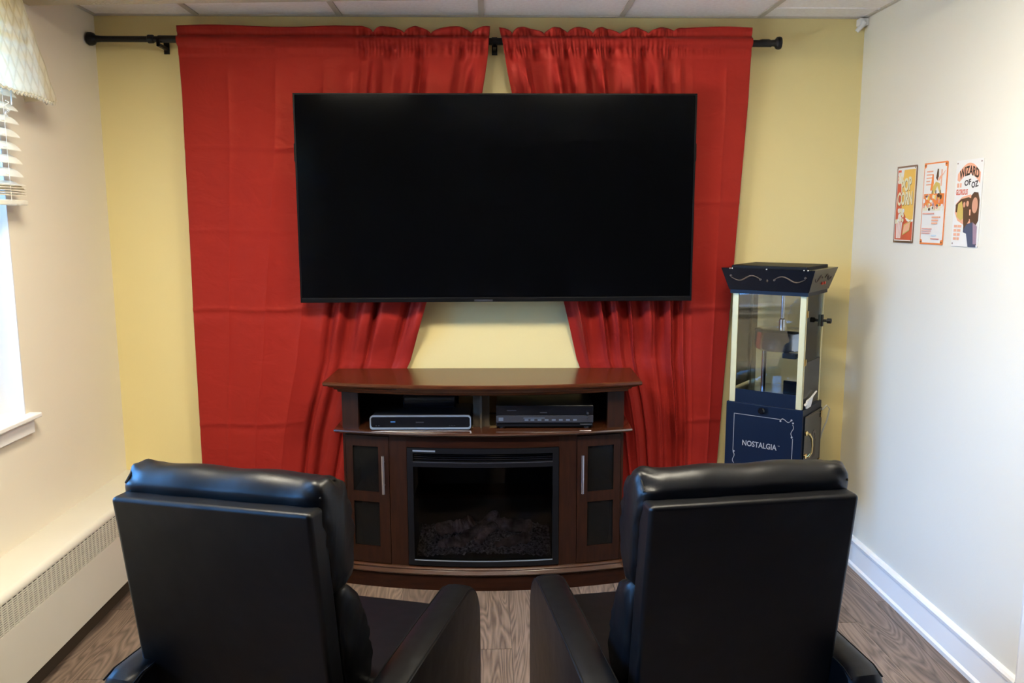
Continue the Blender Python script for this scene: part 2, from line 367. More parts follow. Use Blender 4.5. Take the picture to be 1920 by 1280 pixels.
# ------------------------------------------------------------------ blind
BZ = 2.335
bl = thing('window_blind', 'cream slatted window blind raised halfway on the left wall', 'blind', (-XW, (WY0+WY1)/2, BZ))
YA, YZ = -.79, .79   # local y, half width
BX = .045            # centre of the slats from the wall
MB().box(.004, .058, YA, YZ, -.05, -.005).build('head_rail', M['blind'], bl, bevel=.003)
def slat_mb(z, tilt=38, wd=.05):
    mb = MB(); t = R(tilt); lp = []
    for y in (YA, YZ):
        up_ = []; dn = []
        for k in range(6):
            u = (k/5-.5)*wd; c = .004*(1-(2*u/wd)**2)
            px = BX+u*math.cos(t)+c*math.sin(t); pz = z-u*math.sin(t)+c*math.cos(t)
            up_.append((px, y, pz+.0013)); dn.append((px, y, pz-.0013))
        lp.append(up_+dn[::-1])
    return mb.loft(lp)
z = 2.276-BZ; s0 = slat_mb(0).build('slat', M['blind'], bl, smooth=True); s0.location = (0, 0, z)
zs = [z]
while z > 1.735-BZ:
    z -= .0445; zs.append(z); share(s0, 'slat', (0, 0, z), bl)
# gathered stack and bottom rail
for k in range(5):
    mb = slat_mb(0, 4); o = mb.build('slat', M['blind'], bl, smooth=True); o.location = (0, 0, 1.699-BZ-k*.0085)
MB().box(BX-.026, BX+.027, YA-.004, YZ+.004, 1.630-BZ, 1.648-BZ).build('bottom_rail', M['blind'], bl, bevel=.004)
for yy in (YZ-.10, 0.12, -.35, YA+.10):
    mb = MB()
    for dx in (-.026, .027): mb.tube([(BX+dx, yy, -.04), (BX+dx, yy, 1.64-BZ)], .0007, 4)
    for q in zs: mb.tube([(BX-.026, yy, q-.004), (BX+.027, yy, q-.008)], .001, 4)
    mb.build('ladder_cord', M['cord'], bl)
MB().tube([(BX+.032, YZ-.055, -.03), (BX+.036, YZ-.057, -.20), (BX+.033, YZ-.06, -.37)], .0025, 8).build('tilt_wand', M['cord'], bl, smooth=True)
mb = MB()
for k in range(14):
    a_ = k*.9; mb.tube([(BX+.03+.004*math.sin(a_), YZ-.09+.012*math.sin(a_*1.3), -.36-.004*k), (BX+.034, YZ-.09+.014*math.cos(a_), -.364-.004*k)], .0016, 5)
mb.build('pull_cord_knot', M['cord'], bl)

# ------------------------------------------------------------------ valance: flared, quilted, scalloped hem
va = thing('window_valance', 'cream diamond quilted valance flaring over the window blind', 'valance', (-XW, (WY0+WY1)/2, 2.40))
mb = MB(); nu, nv = 150, 44
hw_t, hw_b = .80, .965
def vpt(u, v, inner=0):
    # u runs front corner to corner incl. returns, v top to bottom
    dt, db = .085-inner, .112-inner
    hw = (hw_t+(hw_b-hw_t)*v**.8)-inner; d = dt+(db-dt)*v
    P = 2*hw+2*d; s = u*P
    z = -.02-.375*v
    edge = abs(u-.5)*2
    drop = .012*math.sin(u*60)*v
    if s < d: x, y = s, -hw
    elif s < d+2*hw: x, y = d, -hw+(s-d)
    else: x, y = d-(s-d-2*hw), hw
    if d <= s <= d+2*hw:
        q = (hw-y)
        pleat = math.exp(-((q-.36)/.035)**2)+math.exp(-((2*hw-q-.36)/.035)**2)
        x += (.012*math.sin(q*9)-.02*pleat)*v
        z += .035*v*math.exp(-((q-.45)/.12)**2) + .035*v*math.exp(-((2*hw-q-.45)/.12)**2)
        dz = .0022*(abs(math.sin((q*18+v*7.5*1.0)*math.pi/2))**.35*abs(math.sin((q*18-v*7.5)*math.pi/2))**.35)
        x += dz*1.8
    return (x, y, z+drop*.25)
for inner in (0, .006):
    base = len(mb.v)
    vs = [vpt(i/nu, j/nv, inner) for j in range(nv+1) for i in range(nu+1)]
    fs = [(j*(nu+1)+i, j*(nu+1)+i+1, (j+1)*(nu+1)+i+1, (j+1)*(nu+1)+i) for j in range(nv) for i in range(nu)]
    mb.add(vs, fs)
k = (nu+1)*(nv+1)
mb.add([], [])
fs = [(nv*(nu+1)+i, nv*(nu+1)+i+1, k+nv*(nu+1)+i+1, k+nv*(nu+1)+i) for i in range(nu)]
mb.f += fs; mb.mi += [0]*len(fs)
mb.build('quilted_panel', M['valance'], va, smooth=True, angle=70)
mb = MB()
for i in range(0, 100):   # scalloped bead trim along the hem
    u = .04+.92*i/99; p = vpt(u, 1.0, .003); q = vpt(min(1, u+.0092), 1.0, .003)
    mb.tube([(p[0], p[1], p[2]-.0), ((p[0]+q[0])/2, (p[1]+q[1])/2, p[2]-.011), (q[0], q[1], q[2])], .0035, 5)
mb.build('scalloped_hem', M['hem'], va)
MB().box(0, .07, -.79, .79, -.03, -.015).build('mounting_board', M['white'], va)

def copy_tree(o, parent=None):
    c = o.copy(); COL.objects.link(c); c.parent = parent
    for ch_ in o.children: copy_tree(ch_, c)
    return c
bl2 = copy_tree(bl); bl2.location.y = (VY0+VY1)/2; bl2['label'] = 'cream slatted window blind on the second window, behind the recliners'
va2 = copy_tree(va); va2.location.y = (VY0+VY1)/2; va2['label'] = 'cream quilted valance over the second window, behind the recliners'
# ------------------------------------------------------------------ radiator cover on the left wall
ra = thing('baseboard_heater', 'long cream enamelled radiator cover with slotted grille along left wall', 'radiator', (-XW, 0, 0))
RD, RH = .18, .432
tp = MB(); prof = [(0, RH), (RD-.02, RH), (RD-.008, RH-.004), (RD-.001, RH-.014), (RD, RH-.022), (RD-.003, RH-.022), (0, RH-.008)]
tp.loft([[(a_, y, z_) for a_, z_ in prof] for y in (0, -4.2)]).build('top_cover', M['radiator'], ra, smooth=True, angle=50)
g0, g1 = .308, .404
MB().box(RD-.006, RD-.001, -4.2, 0, .095, g0).build('front_panel', M['radiator'], ra, bevel=.001)
MB().box(RD-.006, RD-.001, -4.2, 0, g1, RH-.018).build('upper_lip', M['radiator'], ra)
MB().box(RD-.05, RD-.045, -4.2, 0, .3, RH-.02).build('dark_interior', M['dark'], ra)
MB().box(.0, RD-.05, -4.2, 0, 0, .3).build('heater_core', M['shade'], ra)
mb = MB(); yy = -.05; pitch = .0295
while yy > -4.15:
    mb.box(RD-.004, RD-.001, yy-.0065, yy, g0, g1)
    for k in range(12):
        z0 = g0+.004+k*(g1-g0-.006)/12
        mb.box(RD-.004, RD-.0012, yy-pitch, yy-.0065, z0, z0+.0036)
    yy -= pitch
o = mb.build('slotted_grille', M['radiator'], ra); o['kind'] = 'stuff'
MB().box(RD-.006, RD-.001, -.05, 0, g0, g1).build('end_panel', M['radiator'], ra)

# ------------------------------------------------------------------ curtain rod
ROD_Y, ROD_Z = -.082, 2.331
rd = thing('curtain_rod', 'thick black curtain rod with flared cap ends above the television', 'curtain rod', (0, ROD_Y, ROD_Z))
MB().cyl((-1.30-.35, 0, 0.002), (-.2, 0, 0), .0125, 18).build('outer_tube', M['rod'], rd, smooth=True)
MB().cyl((-1.375, 0, .002), (1.235, 0, -.008), .0150, 18).build('rod_tube', M['rod'], rd, smooth=True)
MB().lathe([(.0152, 0), (.0178, .003), (.0178, .022), (.0152, .026)], (-1.42, 0, .002), axis='x').build('joint_collar', M['rod'], rd, smooth=True)
for sx, xe, nm in ((-1, -1.655, 0), (1, 1.262, 1)):
    pr = [(.0125, -.085), (.016, -.07), (.0165, -.04), (.0135, -.03), (.0145, -.012), (.025, -.004), (.027, .006), (.025, .014), (.012, .016), (0, .016)]
    if sx < 0: pr = [(.0125, -.04), (.0145, -.02), (.024, -.012), (.0275, -.002), (.0275, .010), (.02, .016), (0, .017)]
    mb = MB(); loops = [(r_, a_*sx) for r_, a_ in pr]; mb.lathe(loops, (xe, 0, -.006 if nm else .002), axis='x').build('finial', M['rod'], rd, smooth=True)
for x in (-1.372, .043):
    mb = MB(); mb.box(x-.007, x+.007, -.018, .080, -.030, -.017).box(x-.007, x+.007, -.018, -.012, -.030, .0).box(x-.012, x+.012, .076, .081, -.045, .03)
    mb.build('wall_bracket', M['rod'], rd, bevel=.001)

# ------------------------------------------------------------------ curtains
def curtain(side):
    # s: 0 = outer edge, 1 = inner edge. x edge curves by height
    if side < 0:
        outer = [(0.04, -1.31), (.49, -1.302), (1.16, -1.302), (2.10, -1.291), (2.39, -1.297)]
        inner = [(0.04, -.64), (.60, -.50), (.75, -.44), (.94, -.352), (1.216, -.268), (1.45, -.19), (1.9, -.05), (2.125, -.012), (2.28, .015), (2.39, .024)]
    else:
        outer = [(0.04, 1.045), (.49, 1.07), (1.17, 1.104), (2.10, 1.148), (2.38, 1.150)]
        inner = [(0.04, .62), (.60, .53), (.75, .49), (.94, .418), (1.213, .352), (1.45, .27), (1.9, .155), (2.125, .118), (2.28, .085), (2.39, .062)]
    rnd = random.Random(5 if side < 0 else 9)
    ns, nz = 330, 300
    zt, zb = 2.388, .05
    knots = [rnd.uniform(.8, 1.3) for _ in range(60)]
    flat = .50 if side < 0 else .24     # flat portion near the outer edge
    def warp(s):      # irregular fold spacing
        return s + .013*math.sin(17*s+1) + .009*math.sin(41*s)
    G = {}
    def pt(i, j):
        s = i/ns
        t = j/nz
        z = zt + (zb-zt)*t
        xo, xi = interp(outer, z), interp(inner, z)
        # gather more towards the inner part
        x = xo + (xi-xo)*s
        if s > flat: g = smoothstep((s-flat)/.14)
        else: g = 0
        # soft flat folds on the outer part
        y = .005*math.sin(s*22+side) * (1-g) * smoothstep((2.30-z)/.25)
        w = warp(s)
        # shallow facets between the packaging folds
        cv = (0, .155, .31, .47, .62) if side < 0 else (0, .10, .24, .40)
        for q in range(len(cv)-1):
            if cv[q] <= s < cv[q+1]:
                fq = (s-cv[q])/(cv[q+1]-cv[q]); y += (.011*fq*(1-fq)*(1 if q % 2 else -1.2) + .006*(fq if q % 2 else 1-fq))*(1-g)*smoothstep((2.30-z)/.2)
        width = abs(xi-xo)
        tight = max(0, (1.32-width)/1.32)        # more depth when the cloth is squeezed
        ph = w*2*math.pi*(9.0 if side < 0 else 9.5)
        amp = (.0175+.026*tight) * g
        amp *= (.75+.5*math.sin(w*23+2)**2)
        f = math.sin(ph+.5*math.sin(w*31))
        f = math.copysign(abs(f)**.75, f)
        top = smoothstep((ROD_Z-.02-z)/.13)
        y += amp*f*top + amp*.16*math.sin(ph*2.3+1.1+z*1.5)*top
        x += .35*amp*math.cos(ph)*top*.6
        # pinched gathers just under / over the rod
        pin = math.exp(-((z-(ROD_Z-.03))/.028)**2) + .6*math.exp(-((z-(ROD_Z+.028))/.02)**2)
        y += (.004*math.sin(ph*3.1)+.004*math.sin(ph*7.3+1))*pin*(.15+.85*g)
        y += .007*math.exp(-((z-(ROD_Z+.024))/.006)**2)   # stitched channel above the rod
        # creases from packaging: vertical ridges and horizontal ones
        for sv in ((.155, .31, .47) if side < 0 else (.10, .24)):
            y -= .0045*math.exp(-abs(s-sv)/.012)*(1-.6*g)*smoothstep((2.27-z)/.1)
        for zc, k in (((1.885, .6), (1.183, 1.0), (.66, .7), (1.53, .35)) if side < 0 else ((1.647, .6), (1.178, 1.0), (.66, .7), (2.02, .3))):
            zz = zc+.004*math.sin(s*15)
            y -= k*(.007*math.exp(-abs(z-zz)/.007)-.003*math.exp(-((z-zz+.02)/.02)**2))*(1-.6*g)
        if z > 2.268: y -= .0035
        # V-shaped tucks just below the rod
        y += .026*g*max(0, math.sin(ph*1.0+.6))**2*math.exp(-((z-(ROD_Z-.050))/.024)**2)
        # rod pocket: bulges around the rod
        dzr = z-ROD_Z
        yc = ROD_Y
        if abs(dzr+.004) < .022: y = min(y*.5, .002) - math.sqrt(max(0, .022**2-(dzr+.004)**2))*.95 
        if dzr >= .022:
            # header ruffle, leans and scallops
            y += (.011*math.sin(ph*1.0)+.003*math.sin(ph*2.7))*g*min(1, (dzr-.022)/.02)
        # header top scallops
        if z > 2.30:
            sc_ = abs(math.sin(w*math.pi*(9.5)+ (0.4 if side < 0 else .1)))**.55
            hh = (1-g)*(.004*math.sin(s*14)) + g*(-.030*(1-sc_)) 
            z2 = z + max(0, (z-2.345)/.043)*hh - (.004 if side > 0 else 0)*s*0
        else: z2 = z
        # lower part is pushed back behind the cabinet
        back = smoothstep((1.15-z)/.22)*smoothstep((s-(.44 if side < 0 else .25))/.25)
        ymax = ROD_Y*(1-back) + (-.0215)*back
        y = y*(1-.72*back)
        yy_ = ymax + y + .012*(1-back)*smoothstep((2.2-z)/1.0)
        if z < 2.14: yy_ = max(yy_, -.107+.002*math.sin(x*40))   # the television's back holds the cloth
        return (x, min(yy_, -.004), z2)
    mb = MB()
    vs = [pt(i, j) for j in range(nz+1) for i in range(ns+1)]
    fs = [(j*(ns+1)+i, j*(ns+1)+i+1, (j+1)*(ns+1)+i+1, (j+1)*(ns+1)+i) for j in range(nz) for i in range(ns)]
    mb.add(vs, fs)
    if side < 0: o = mb.build('curtain', M['red'], smooth=True, angle=180)
    else: o = mb.build('curtain', M['red'], smooth=True, angle=180)
    md = o.modifiers.new('thickness', 'SOLIDIFY'); md.thickness = .0012; md.offset = 0
    return o
tag(curtain(-1), 'wider red satin curtain on the window side, left of the television', 'curtain')
tag(curtain(1), 'narrower red satin curtain beside the popcorn machine, right of the television', 'curtain')

# ------------------------------------------------------------------ television
tv = thing('television', 'huge black flat television switched off, mounted over the curtains', 'television', (.048, -.165, 1.662))
TW, TH = .852, .440
MB().box(-TW, TW, .004, .030, -TH, TH).build('body', M['tvbody'], tv, bevel=.003)
MB().box(-TW+.007, TW-.007, -.0015, .004, -TH+.020, TH-.007).build('screen', M['screen'], tv)
mb = MB()
mb.box(-TW, TW, -.004, .004, TH-.007, TH).box(-TW, -TW+.007, -.004, .004, -TH, TH-.007).box(TW-.007, TW, -.004, .004, -TH, TH-.007)
mb.build('bezel', M['tvbody'], tv, bevel=.001)
MB().box(-TW, TW, -.006, .004, -TH, -TH+.018).build('bottom_bezel', M['tvbody'], tv, bevel=.002)
MB().box(-TW+.01, TW-.01, -.0045, -.002, -TH+.018, -TH+.0205).build('chrome_strip', M['lip'], tv)
MB().box(-.10, -.02, -.007, -.004, -TH+.002, -TH+.010).build('sensor', M['greyplastic'], tv)
MB().box(-.62, .62, .030, .055, -TH+.02, .22).build('rear_housing', M['tvbody'], tv, bevel=.008)
for sx in (-1, 1):
    mb = MB(); x0 = sx*TW; mb.box(min(x0, x0+sx*.007), max(x0, x0+sx*.007), .012, .030, .16, .235)
    mb.build('side_bump', M['tvbody'], tv, bevel=.002)
MB().box(-.09, .13, .055, .1645, -.12, .12).build('wall_mount', M['rod'], tv, bevel=.003)

# ------------------------------------------------------------------ media cabinet with electric fireplace
CABX, CABY, CABR = -.010, -.050, R(-1.6)
cb = thing('media_cabinet', 'dark cherry bow-fronted media cabinet under the television', 'cabinet', (CABX, CABY, 0), CABR)
def Fd(x):
    ax = min(1, abs(x)/.6); return .255+.088*(1-ax**2)
def Fd2(x, hw):   # for overhanging mouldings
    ax = abs(x)/hw; return .255+.088*(1-min(1, ax)**2)
def bent(mb, x0, x1, s0, s1, z0, z1, n=8):
    # s = distance out from the bowed front
    lp = []
    for i in range(n+1):
        x = x0+(x1-x0)*i/n; f = Fd(x)
        lp.append([(x, -(f+s0), z0), (x, -(f+s1), z0), (x, -(f+s1), z1), (x, -(f+s0), z1)])
    return mb.loft(lp)
def slab(mb, hw, prof, n=48, back=0.0):
    # prof: list of (overhang, z) for the outer edge, bottom to top; the ends wear the same profile
    xs = [-hw+2*hw*i/n for i in range(n+1)]
    rows = []
    for ov, z in prof:
        row = [(-hw-ov+0, back, z)]
        for x in xs:
            xx = x*(hw+ov)/hw; row.append((xx, -(Fd2(x, hw)+ov), z))
        row.append((hw+ov, back, z)); rows.append(row)
    vs = [p for r_ in rows for p in r_]; m_ = len(rows[0]); fs = []
    for i in range(len(rows)-1):
        for j in range(m_): a_ = i*m_+j; b_ = i*m_+(j+1) % m_; fs.append((a_, b_, b_+m_, a_+m_))
    fs.append(tuple(range(m_-1, -1, -1))); k_ = (len(rows)-1)*m_; fs.append(tuple(k_+i for i in range(m_)))
    return mb.add(vs, fs)
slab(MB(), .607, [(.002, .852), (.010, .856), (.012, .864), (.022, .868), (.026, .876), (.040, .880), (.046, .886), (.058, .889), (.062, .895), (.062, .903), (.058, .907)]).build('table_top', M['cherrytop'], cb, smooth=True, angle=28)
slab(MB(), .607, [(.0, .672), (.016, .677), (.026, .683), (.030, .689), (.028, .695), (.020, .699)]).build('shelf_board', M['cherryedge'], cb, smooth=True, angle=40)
slab(MB(), .607, [(.012, 0), (.012, .062), (.008, .066)]).build('plinth', M['cherry'], cb, smooth=True, angle=28)
slab(MB(), .607, [(.010, .066), (.020, .070), (.023, .077), (.016, .083), (.010, .088), (.012, .094), (.006, .100), (.0, .103)]).build('base_moulding', M['cherryedge'], cb, smooth=True, angle=50)
for sx in (-1, 1):
    x0, x1 = sorted((sx*.6, sx*.575))
    MB().box(x0, x1, -.25, -.004, .10, .672).build('side_panel', M['cherryv'], cb)
    MB().box(x0, x1, -.25, -.004, .70, .852).build('side_panel', M['cherryv'], cb)
    x0, x1 = sorted((sx*.602, sx*.530))
    bent(MB(), x0, x1, -.03, .003, .699, .853, 4).build('shelf_post', M['cherryv'], cb, smooth=True)
bent(MB(), -.043, .027, -.12, -.09, .699, .853, 2).build('centre_divider', M['shade'], cb)
MB().box(-.012, -.004, -.28, -.004, .699, .853).build('centre_partition', M['shade'], cb)
# back: upper panel with openings where the wall shows
bk = MB(); bk.box(-.6, .6, -.010, -.004, .10, .70).box(-.6, -.12, -.010, -.004, .70, .853).box(.44, .6, -.010, -.004, .70, .853)
bk.box(-.12, -.06, -.010, -.004, .78, .79).build('back_panel', M['matte'], cb)
MB().box(-.575, .575, -.24, -.012, .375, .387).build('inner_shelf', M['cherry'], cb)
# face frame pieces
bent(MB(), -.602, -.562 - .0, -.02, .0, .103, .673, 3)
for sx in (-1, 1):
    x0, x1 = sorted((sx*.398, sx*.323)); bent(MB(), x0, x1, -.03, .003, .103, .673, 6).build('pilaster', M['cherryv'], cb, smooth=True)
    x0, x1 = sorted((sx*.602, sx*.592)); bent(MB(), x0, x1, -.03, .003, .103, .673, 2).build('outer_stile', M['cherryv'], cb, smooth=True)
bent(MB(), -.323, .323, -.03, .002, .628, .673, 24).build('fire_rail', M['cherry'], cb, smooth=True)
def door(sx):
    def X(a_): return sx*a_
    mb = MB(); A, B = .590, .400
    def bx(a0, a1, s0, s1, z0, z1, n=5): x0, x1 = sorted((X(a0), X(a1))); bent(mb, x0, x1, s0, s1, z0, z1, n)
    z0, z1 = .106, .669
    bx(A, A-.030, -.012, .006, z0, z1); bx(B+.046, B, -.012, .006, z0, z1)
    bx(A-.030, B+.046, -.012, .006, z1-.046, z1); bx(A-.030, B+.046, -.012, .006, .378, .422); bx(A-.030, B+.046, -.012, .006, z0, z0+.072)
    d = mb.build('cabinet_door', M['cherryv'], cb, smooth=True, angle=30)
    for (q0, q1) in ((.422, z1-.046), (z0+.072, .378)):
        x0, x1 = sorted((X(A-.030), X(B+.046))); bent(MB(), x0, x1, -.006, -.002, q0, q1, 4).build('door_pane', M['smoked'], d, smooth=True)
    hx = X(B+.022); f = -(Fd(hx)+.006)
    h = MB(); h.tube([(hx, f-.028, .425), (hx, f-.028, .592)], .0062, 12)
    h.build('door_handle', M['silver'], d, smooth=True)
    for zz in (.458, .560): MB().tube([(hx, f, zz), (hx, f-.028, zz)], .004, 8).build('handle_post', M['silver'], d, smooth=True)
door(-1); door(1)
# electric fireplace
fp = thing('electric_fireplace', 'black electric fireplace with resin logs set in the media cabinet', 'fireplace', (CABX, CABY, .103), CABR)
def bz_(mb, x0, x1, s0, s1, z0, z1, n=20): return bent(mb, x0, x1, s0, s1, z0-.103, z1-.103, n)
mb = MB()
bz_(mb, -.321, -.296, -.02, .008, .108, .626, 2); bz_(mb, .296, .321, -.02, .008, .108, .626, 2)
bz_(mb, -.296, .296, -.02, .008, .108, .132); bz_(mb, -.296, .296, -.02, .008, .604, .626); bz_(mb, -.296, .296, -.02, .008, .545, .568)
mb.build('outer_frame', M['matte'], fp, smooth=True, angle=30)
bz_(MB(), -.296, .296, .006, .0095, .564, .568).build('vent_lip', M['greyplastic'], fp, smooth=True)
bz_(MB(), -.296, .296, .006, .0095, .130, .1335).build('lower_lip', M['bluesilver'], fp, smooth=True)
bz_(MB(), -.296, -.200, .0075, .0095, .611, .618, 6).build('control_panel', M['bluesilver'], fp)
mb = MB()
for q in (.574, .583, .592): bz_(mb, -.296, .296, -.018, -.006, q, q+.004, 16)
mb.build('air_vent', M['gloss'], fp)
bz_(MB(), -.296, .296, -.008, -.005, .132, .545).build('glass', M['fireglass'], fp, smooth=True)
mb = MB(); mb.box(-.31, .31, -.075, -.07, .01, .52).box(-.31, -.305, -.255, -.075, .01, .52).box(.305, .31, -.255, -.075, .01, .52)
mb.box(-.31, .31, -.29, -.075, .005, .01).box(-.31, .31, -.25, -.075, .515, .52)
mb.build('fire_box', M['greyplastic'], fp)
mb = MB(); rr = random.Random(3); gx_, gy_ = 70, 24
vs = []
for j in range(gy_+1):
    for i in range(gx_+1):
        x = -.29+.58*i/gx_; f = Fd(x)-.012; y = -f+(f-.08)*j/gy_
        vs.append((x, y, .030+.022*j/gy_*2.4+rr.uniform(0, .014)+.02*math.exp(-((x)/.2)**2)))
mb.add(vs, [(j*(gx_+1)+i, j*(gx_+1)+i+1, (j+1)*(gx_+1)+i+1, (j+1)*(gx_+1)+i) for j in range(gy_) for i in range(gx_)])
o = mb.build('ember_bed', M['embers'], fp); o['kind'] = 'stuff'
def log(p0, p1, r, seed):
    rr = random.Random(seed); n = 18; pts = []; rad = []
    for i in range(n+1):
        t = i/n; pts.append(Vector(p0).lerp(Vector(p1), t)+Vector((0, 0, .010*math.sin(t*5+seed)))); rad.append(r*(.8+.3*rr.random())*(1 if 0 < i < n else .6))
    mb = MB(); mb.tube(pts, rad, 12); o = mb.build('log', M['logs'], fp, smooth=True)
for a_ in (((-.21, -.20, .10), (-.05, -.17, .15), .030, 1), ((-.12, -.25, .07), (.06, -.16, .17), .026, 2), ((.00, -.16, .155), (.21, -.20, .115), .030, 3), ((.04, -.26, .065), (.20, -.24, .085), .024, 4), ((-.20, -.25, .07), (-.08, -.26, .065), .022, 5), ((-.03, -.26, .08), (.05, -.20, .15), .022, 6)):
    log(*a_)

# players on the shelf
def cabw(x, y, z):
    c, s = math.cos(CABR), math.sin(CABR); return (CABX+c*x-s*y, CABY+s*x+c*y, z)
dv = thing('disc_player', 'slim disc player with a rounded blue-silver rim on the left of the shelf', 'disc player', cabw(-.262, 0, .701), CABR)
def rrect(x0, x1, z0, z1, r, n=6):
    pts = []
    for cx, cz, a0 in ((x1-r, z1-r, 0), (x0+r, z1-r, 90), (x0+r, z0+r, 180), (x1-r, z0+r, 270)):
        for k in range(n+1): a_ = R(a0+90*k/n); pts.append((cx+r*math.cos(a_), cz+r*math.sin(a_)))
    return pts
def ringloft(mb, o_, i_, y0, y1):
    n = len(o_); vs = [(x, y0, z) for x, z in o_]+[(x, y0, z) for x, z in i_]+[(x, y1, z) for x, z in o_]+[(x, y1, z) for x, z in i_]
    fs = []
    for k in range(n):
        k2 = (k+1) % n
        fs += [(k, k2, n+k2, n+k), (2*n+k, 3*n+k, 3*n+k2, 2*n+k2), (k, 2*n+k, 2*n+k2, k2), (n+k, n+k2, 3*n+k2, 3*n+k)]
    return mb.add(vs, fs)
hwp, hp = .213, .060
PO = rrect(-hwp, hwp, .002, hp, .012); PI_ = rrect(-hwp+.005, hwp-.005, .010, hp-.004, .010)
ringloft(MB(), PO, PI_, -.318, -.300).build('silver_rim', M['bluesilver'], dv, smooth=True)
MB().loft([[(x, y, z) for x, z in PI_] for y in (-.314, -.300)]).build('front_panel', M['gloss'], dv)
MB().box(-.207, .207, -.300, -.06, .004, hp-.004).build('case', M['matte'], dv, bevel=.002)
mb = MB()
for q in (-.19, -.165): pass
MB().box(-.126, -.106, -.3148, -.314, .031, .037).build('blue_logo', mat('blue print', (.03, .10, .28), .4), dv)
MB().box(-.02, .014, -.3148, -.314, .030, .034).build('maker_mark', M['greyplastic'], dv)
mb = MB()
for q in (-.19, -.178, .12, .13, .14): mb.box(q, q+.006, -.3148, -.314, .016, .019)
mb.build('front_buttons', M['greyplastic'], dv)['kind'] = 'stuff'
for fx in (-.18, .18):
    for fy in (-.28, -.08): MB().cyl((fx, fy, -.002), (fx, fy, .005), .012, 12).build('foot', M['foot'], dv)
# small box behind/on top of the disc player
bxo = thing('receiver_box', 'small plain black box sitting on the back of the disc player', 'set-top box', cabw(-.24, -.10, .701+.0565), CABR)
MB().box(-.115, .115, -.045, .045, 0, .052).build('case', M['greyplastic'] if False else M['matte'], bxo, bevel=.003)
MB().box(-.11, .11, -.0465, -.045, .004, .048).build('front_panel', M['gloss'], bxo)
# combo deck on the right
vc = thing('video_deck', 'black video and disc recorder on the right of the cabinet shelf', 'video player', cabw(.262, 0, .701), CABR)
MB().box(-.205, .205, -.290, -.05, .006, .098).build('case', M['matte'], vc, bevel=.002)
MB().box(-.205, .205, -.296, -.290, .058, .098).build('upper_panel', M['gloss'], vc, bevel=.001)
MB().box(-.205, .205, -.300, -.290, .026, .056).build('silver_band', M['greyplastic'], vc, bevel=.001)
mb = MB(); mb.box(-.195, -.175, -.302, -.300, .034, .048).box(-.09, -.0, -.302, -.300, .044, .047)
for q in (-.085, -.06, -.03, .0, .03, .06, .09, .12): mb.box(q, q+.016, -.302, -.300, .034, .041)
mb.build('front_buttons', mat('dim button', (.10, .12, .16), .4), vc)['kind'] = 'stuff'
mb = MB()
for zz in (.040, .052, .066): mb.lathe([(0, -.306), (.0045, -.306), (.0045, -.296)], (.182, 0, zz), 12, 'y')
mb.build('input_jack', M['greyplastic'], vc)
MB().box(.150, .200, -.301, -.290, .016, .021).build('silver_label', M['silver'], vc)
MB().box(-.16, -.12, -.2965, -.296, .076, .080).build('maker_mark', M['greyplastic'], vc)
MB().box(-.02, .01, -.2965, -.296, .066, .070).build('disc_mark', M['greyplastic'], vc)
for fx in (-.18, .18):
    for fy in (-.27, -.08): MB().cyl((fx, fy, -.002), (fx, fy, .007), .012, 12).build('foot', M['foot'], vc)
# beige coil seen through the left door glass
co = MB()
for k in range(5):
    r_ = .020+.006*k; co.tube([(r_*math.cos(a_*.5236), -.01*math.sin(k), .052+r_*math.sin(a_*.5236)) for a_ in range(13)], .003, 6)
o = co.build('cable_coil', mat('beige cable', (.45, .38, .25), .5), smooth=True); o.location = cabw(-.475, -.20, .388); o.rotation_euler = (0, 0, CABR)
tag(o, 'beige coiled cable behind the upper glass of the left cabinet door', 'cable')

# ------------------------------------------------------------------ popcorn cart
PY = R(-38)
pc = thing('popcorn_machine', 'navy blue standing popcorn machine with glass case and gold posts in the corner', 'popcorn machine', (1.255, -.256, 0), PY)
W2, D2 = .165, .130
MB().box(-W2, W2, -D2, D2, .42, .792).build('lower_cabinet', M['navy'], pc, bevel=.002)
for sx in (-1, 1):
    for sy in (-1, 1):
        mb = MB(); mb.cyl((sx*(W2-.015), sy*(D2-.015), .05), (sx*(W2-.015), sy*(D2-.015), .42), .010, 12); mb.build('leg', M['navy'], pc)
        MB().cyl((sx*(W2-.015)-.01, sy*(D2-.015), .031), (sx*(W2-.015)+.01, sy*(D2-.015), .031), .031, 20).build('caster_wheel', M['foot'], pc, smooth=True)
MB().box(-W2+.02, W2-.02, -D2+.008, -D2+.018, .11, .125).build('leg_brace', M['navy'], pc)
MB().box(-W2+.02, W2-.02, D2-.018, D2-.008, .11, .125).build('leg_brace', M['navy'], pc)
# glass case
ZB, ZT = .792, 1.268
w2, d2 = .157, .122
px = .0
for sx in (-1, 1):
    for sy in (-1, 1):
        mb = MB(); x0, x1 = sorted((sx*w2, sx*(w2-.026))); y0, y1 = sorted((sy*d2, sy*(d2-.004)))
        mb.box(x0, x1, y0, y1, ZB, ZT)
        x0, x1 = sorted((sx*w2, sx*(w2-.004))); y0, y1 = sorted((sy*d2, sy*(d2-.014)))
        mb.box(x0, x1, y0, y1, ZB, ZT).build('gold_post', M['gold'], pc, bevel=.001)
MB().box(-w2+.024, w2-.024, -d2+.001, -d2+.006, ZB, .850).build('front_sill', M['navy'], pc)
MB().box(-w2+.004, w2-.004, -d2+.006, d2-.006, ZB, .842).build('deck', M['steel'], pc)
MB().box(-w2+.026, w2-.026, -d2+.003, -d2+.006, .85, ZT).build('front_glass', M['caseglass'], pc)
MB().box(-w2+.003, -w2+.006, -d2+.014, d2-.014, .85, ZT).build('side_glass', M['caseglass'], pc)
MB().box(w2-.006, w2-.003, -d2+.014, d2-.014, .985, ZT).build('side_glass', M['pane'], pc)
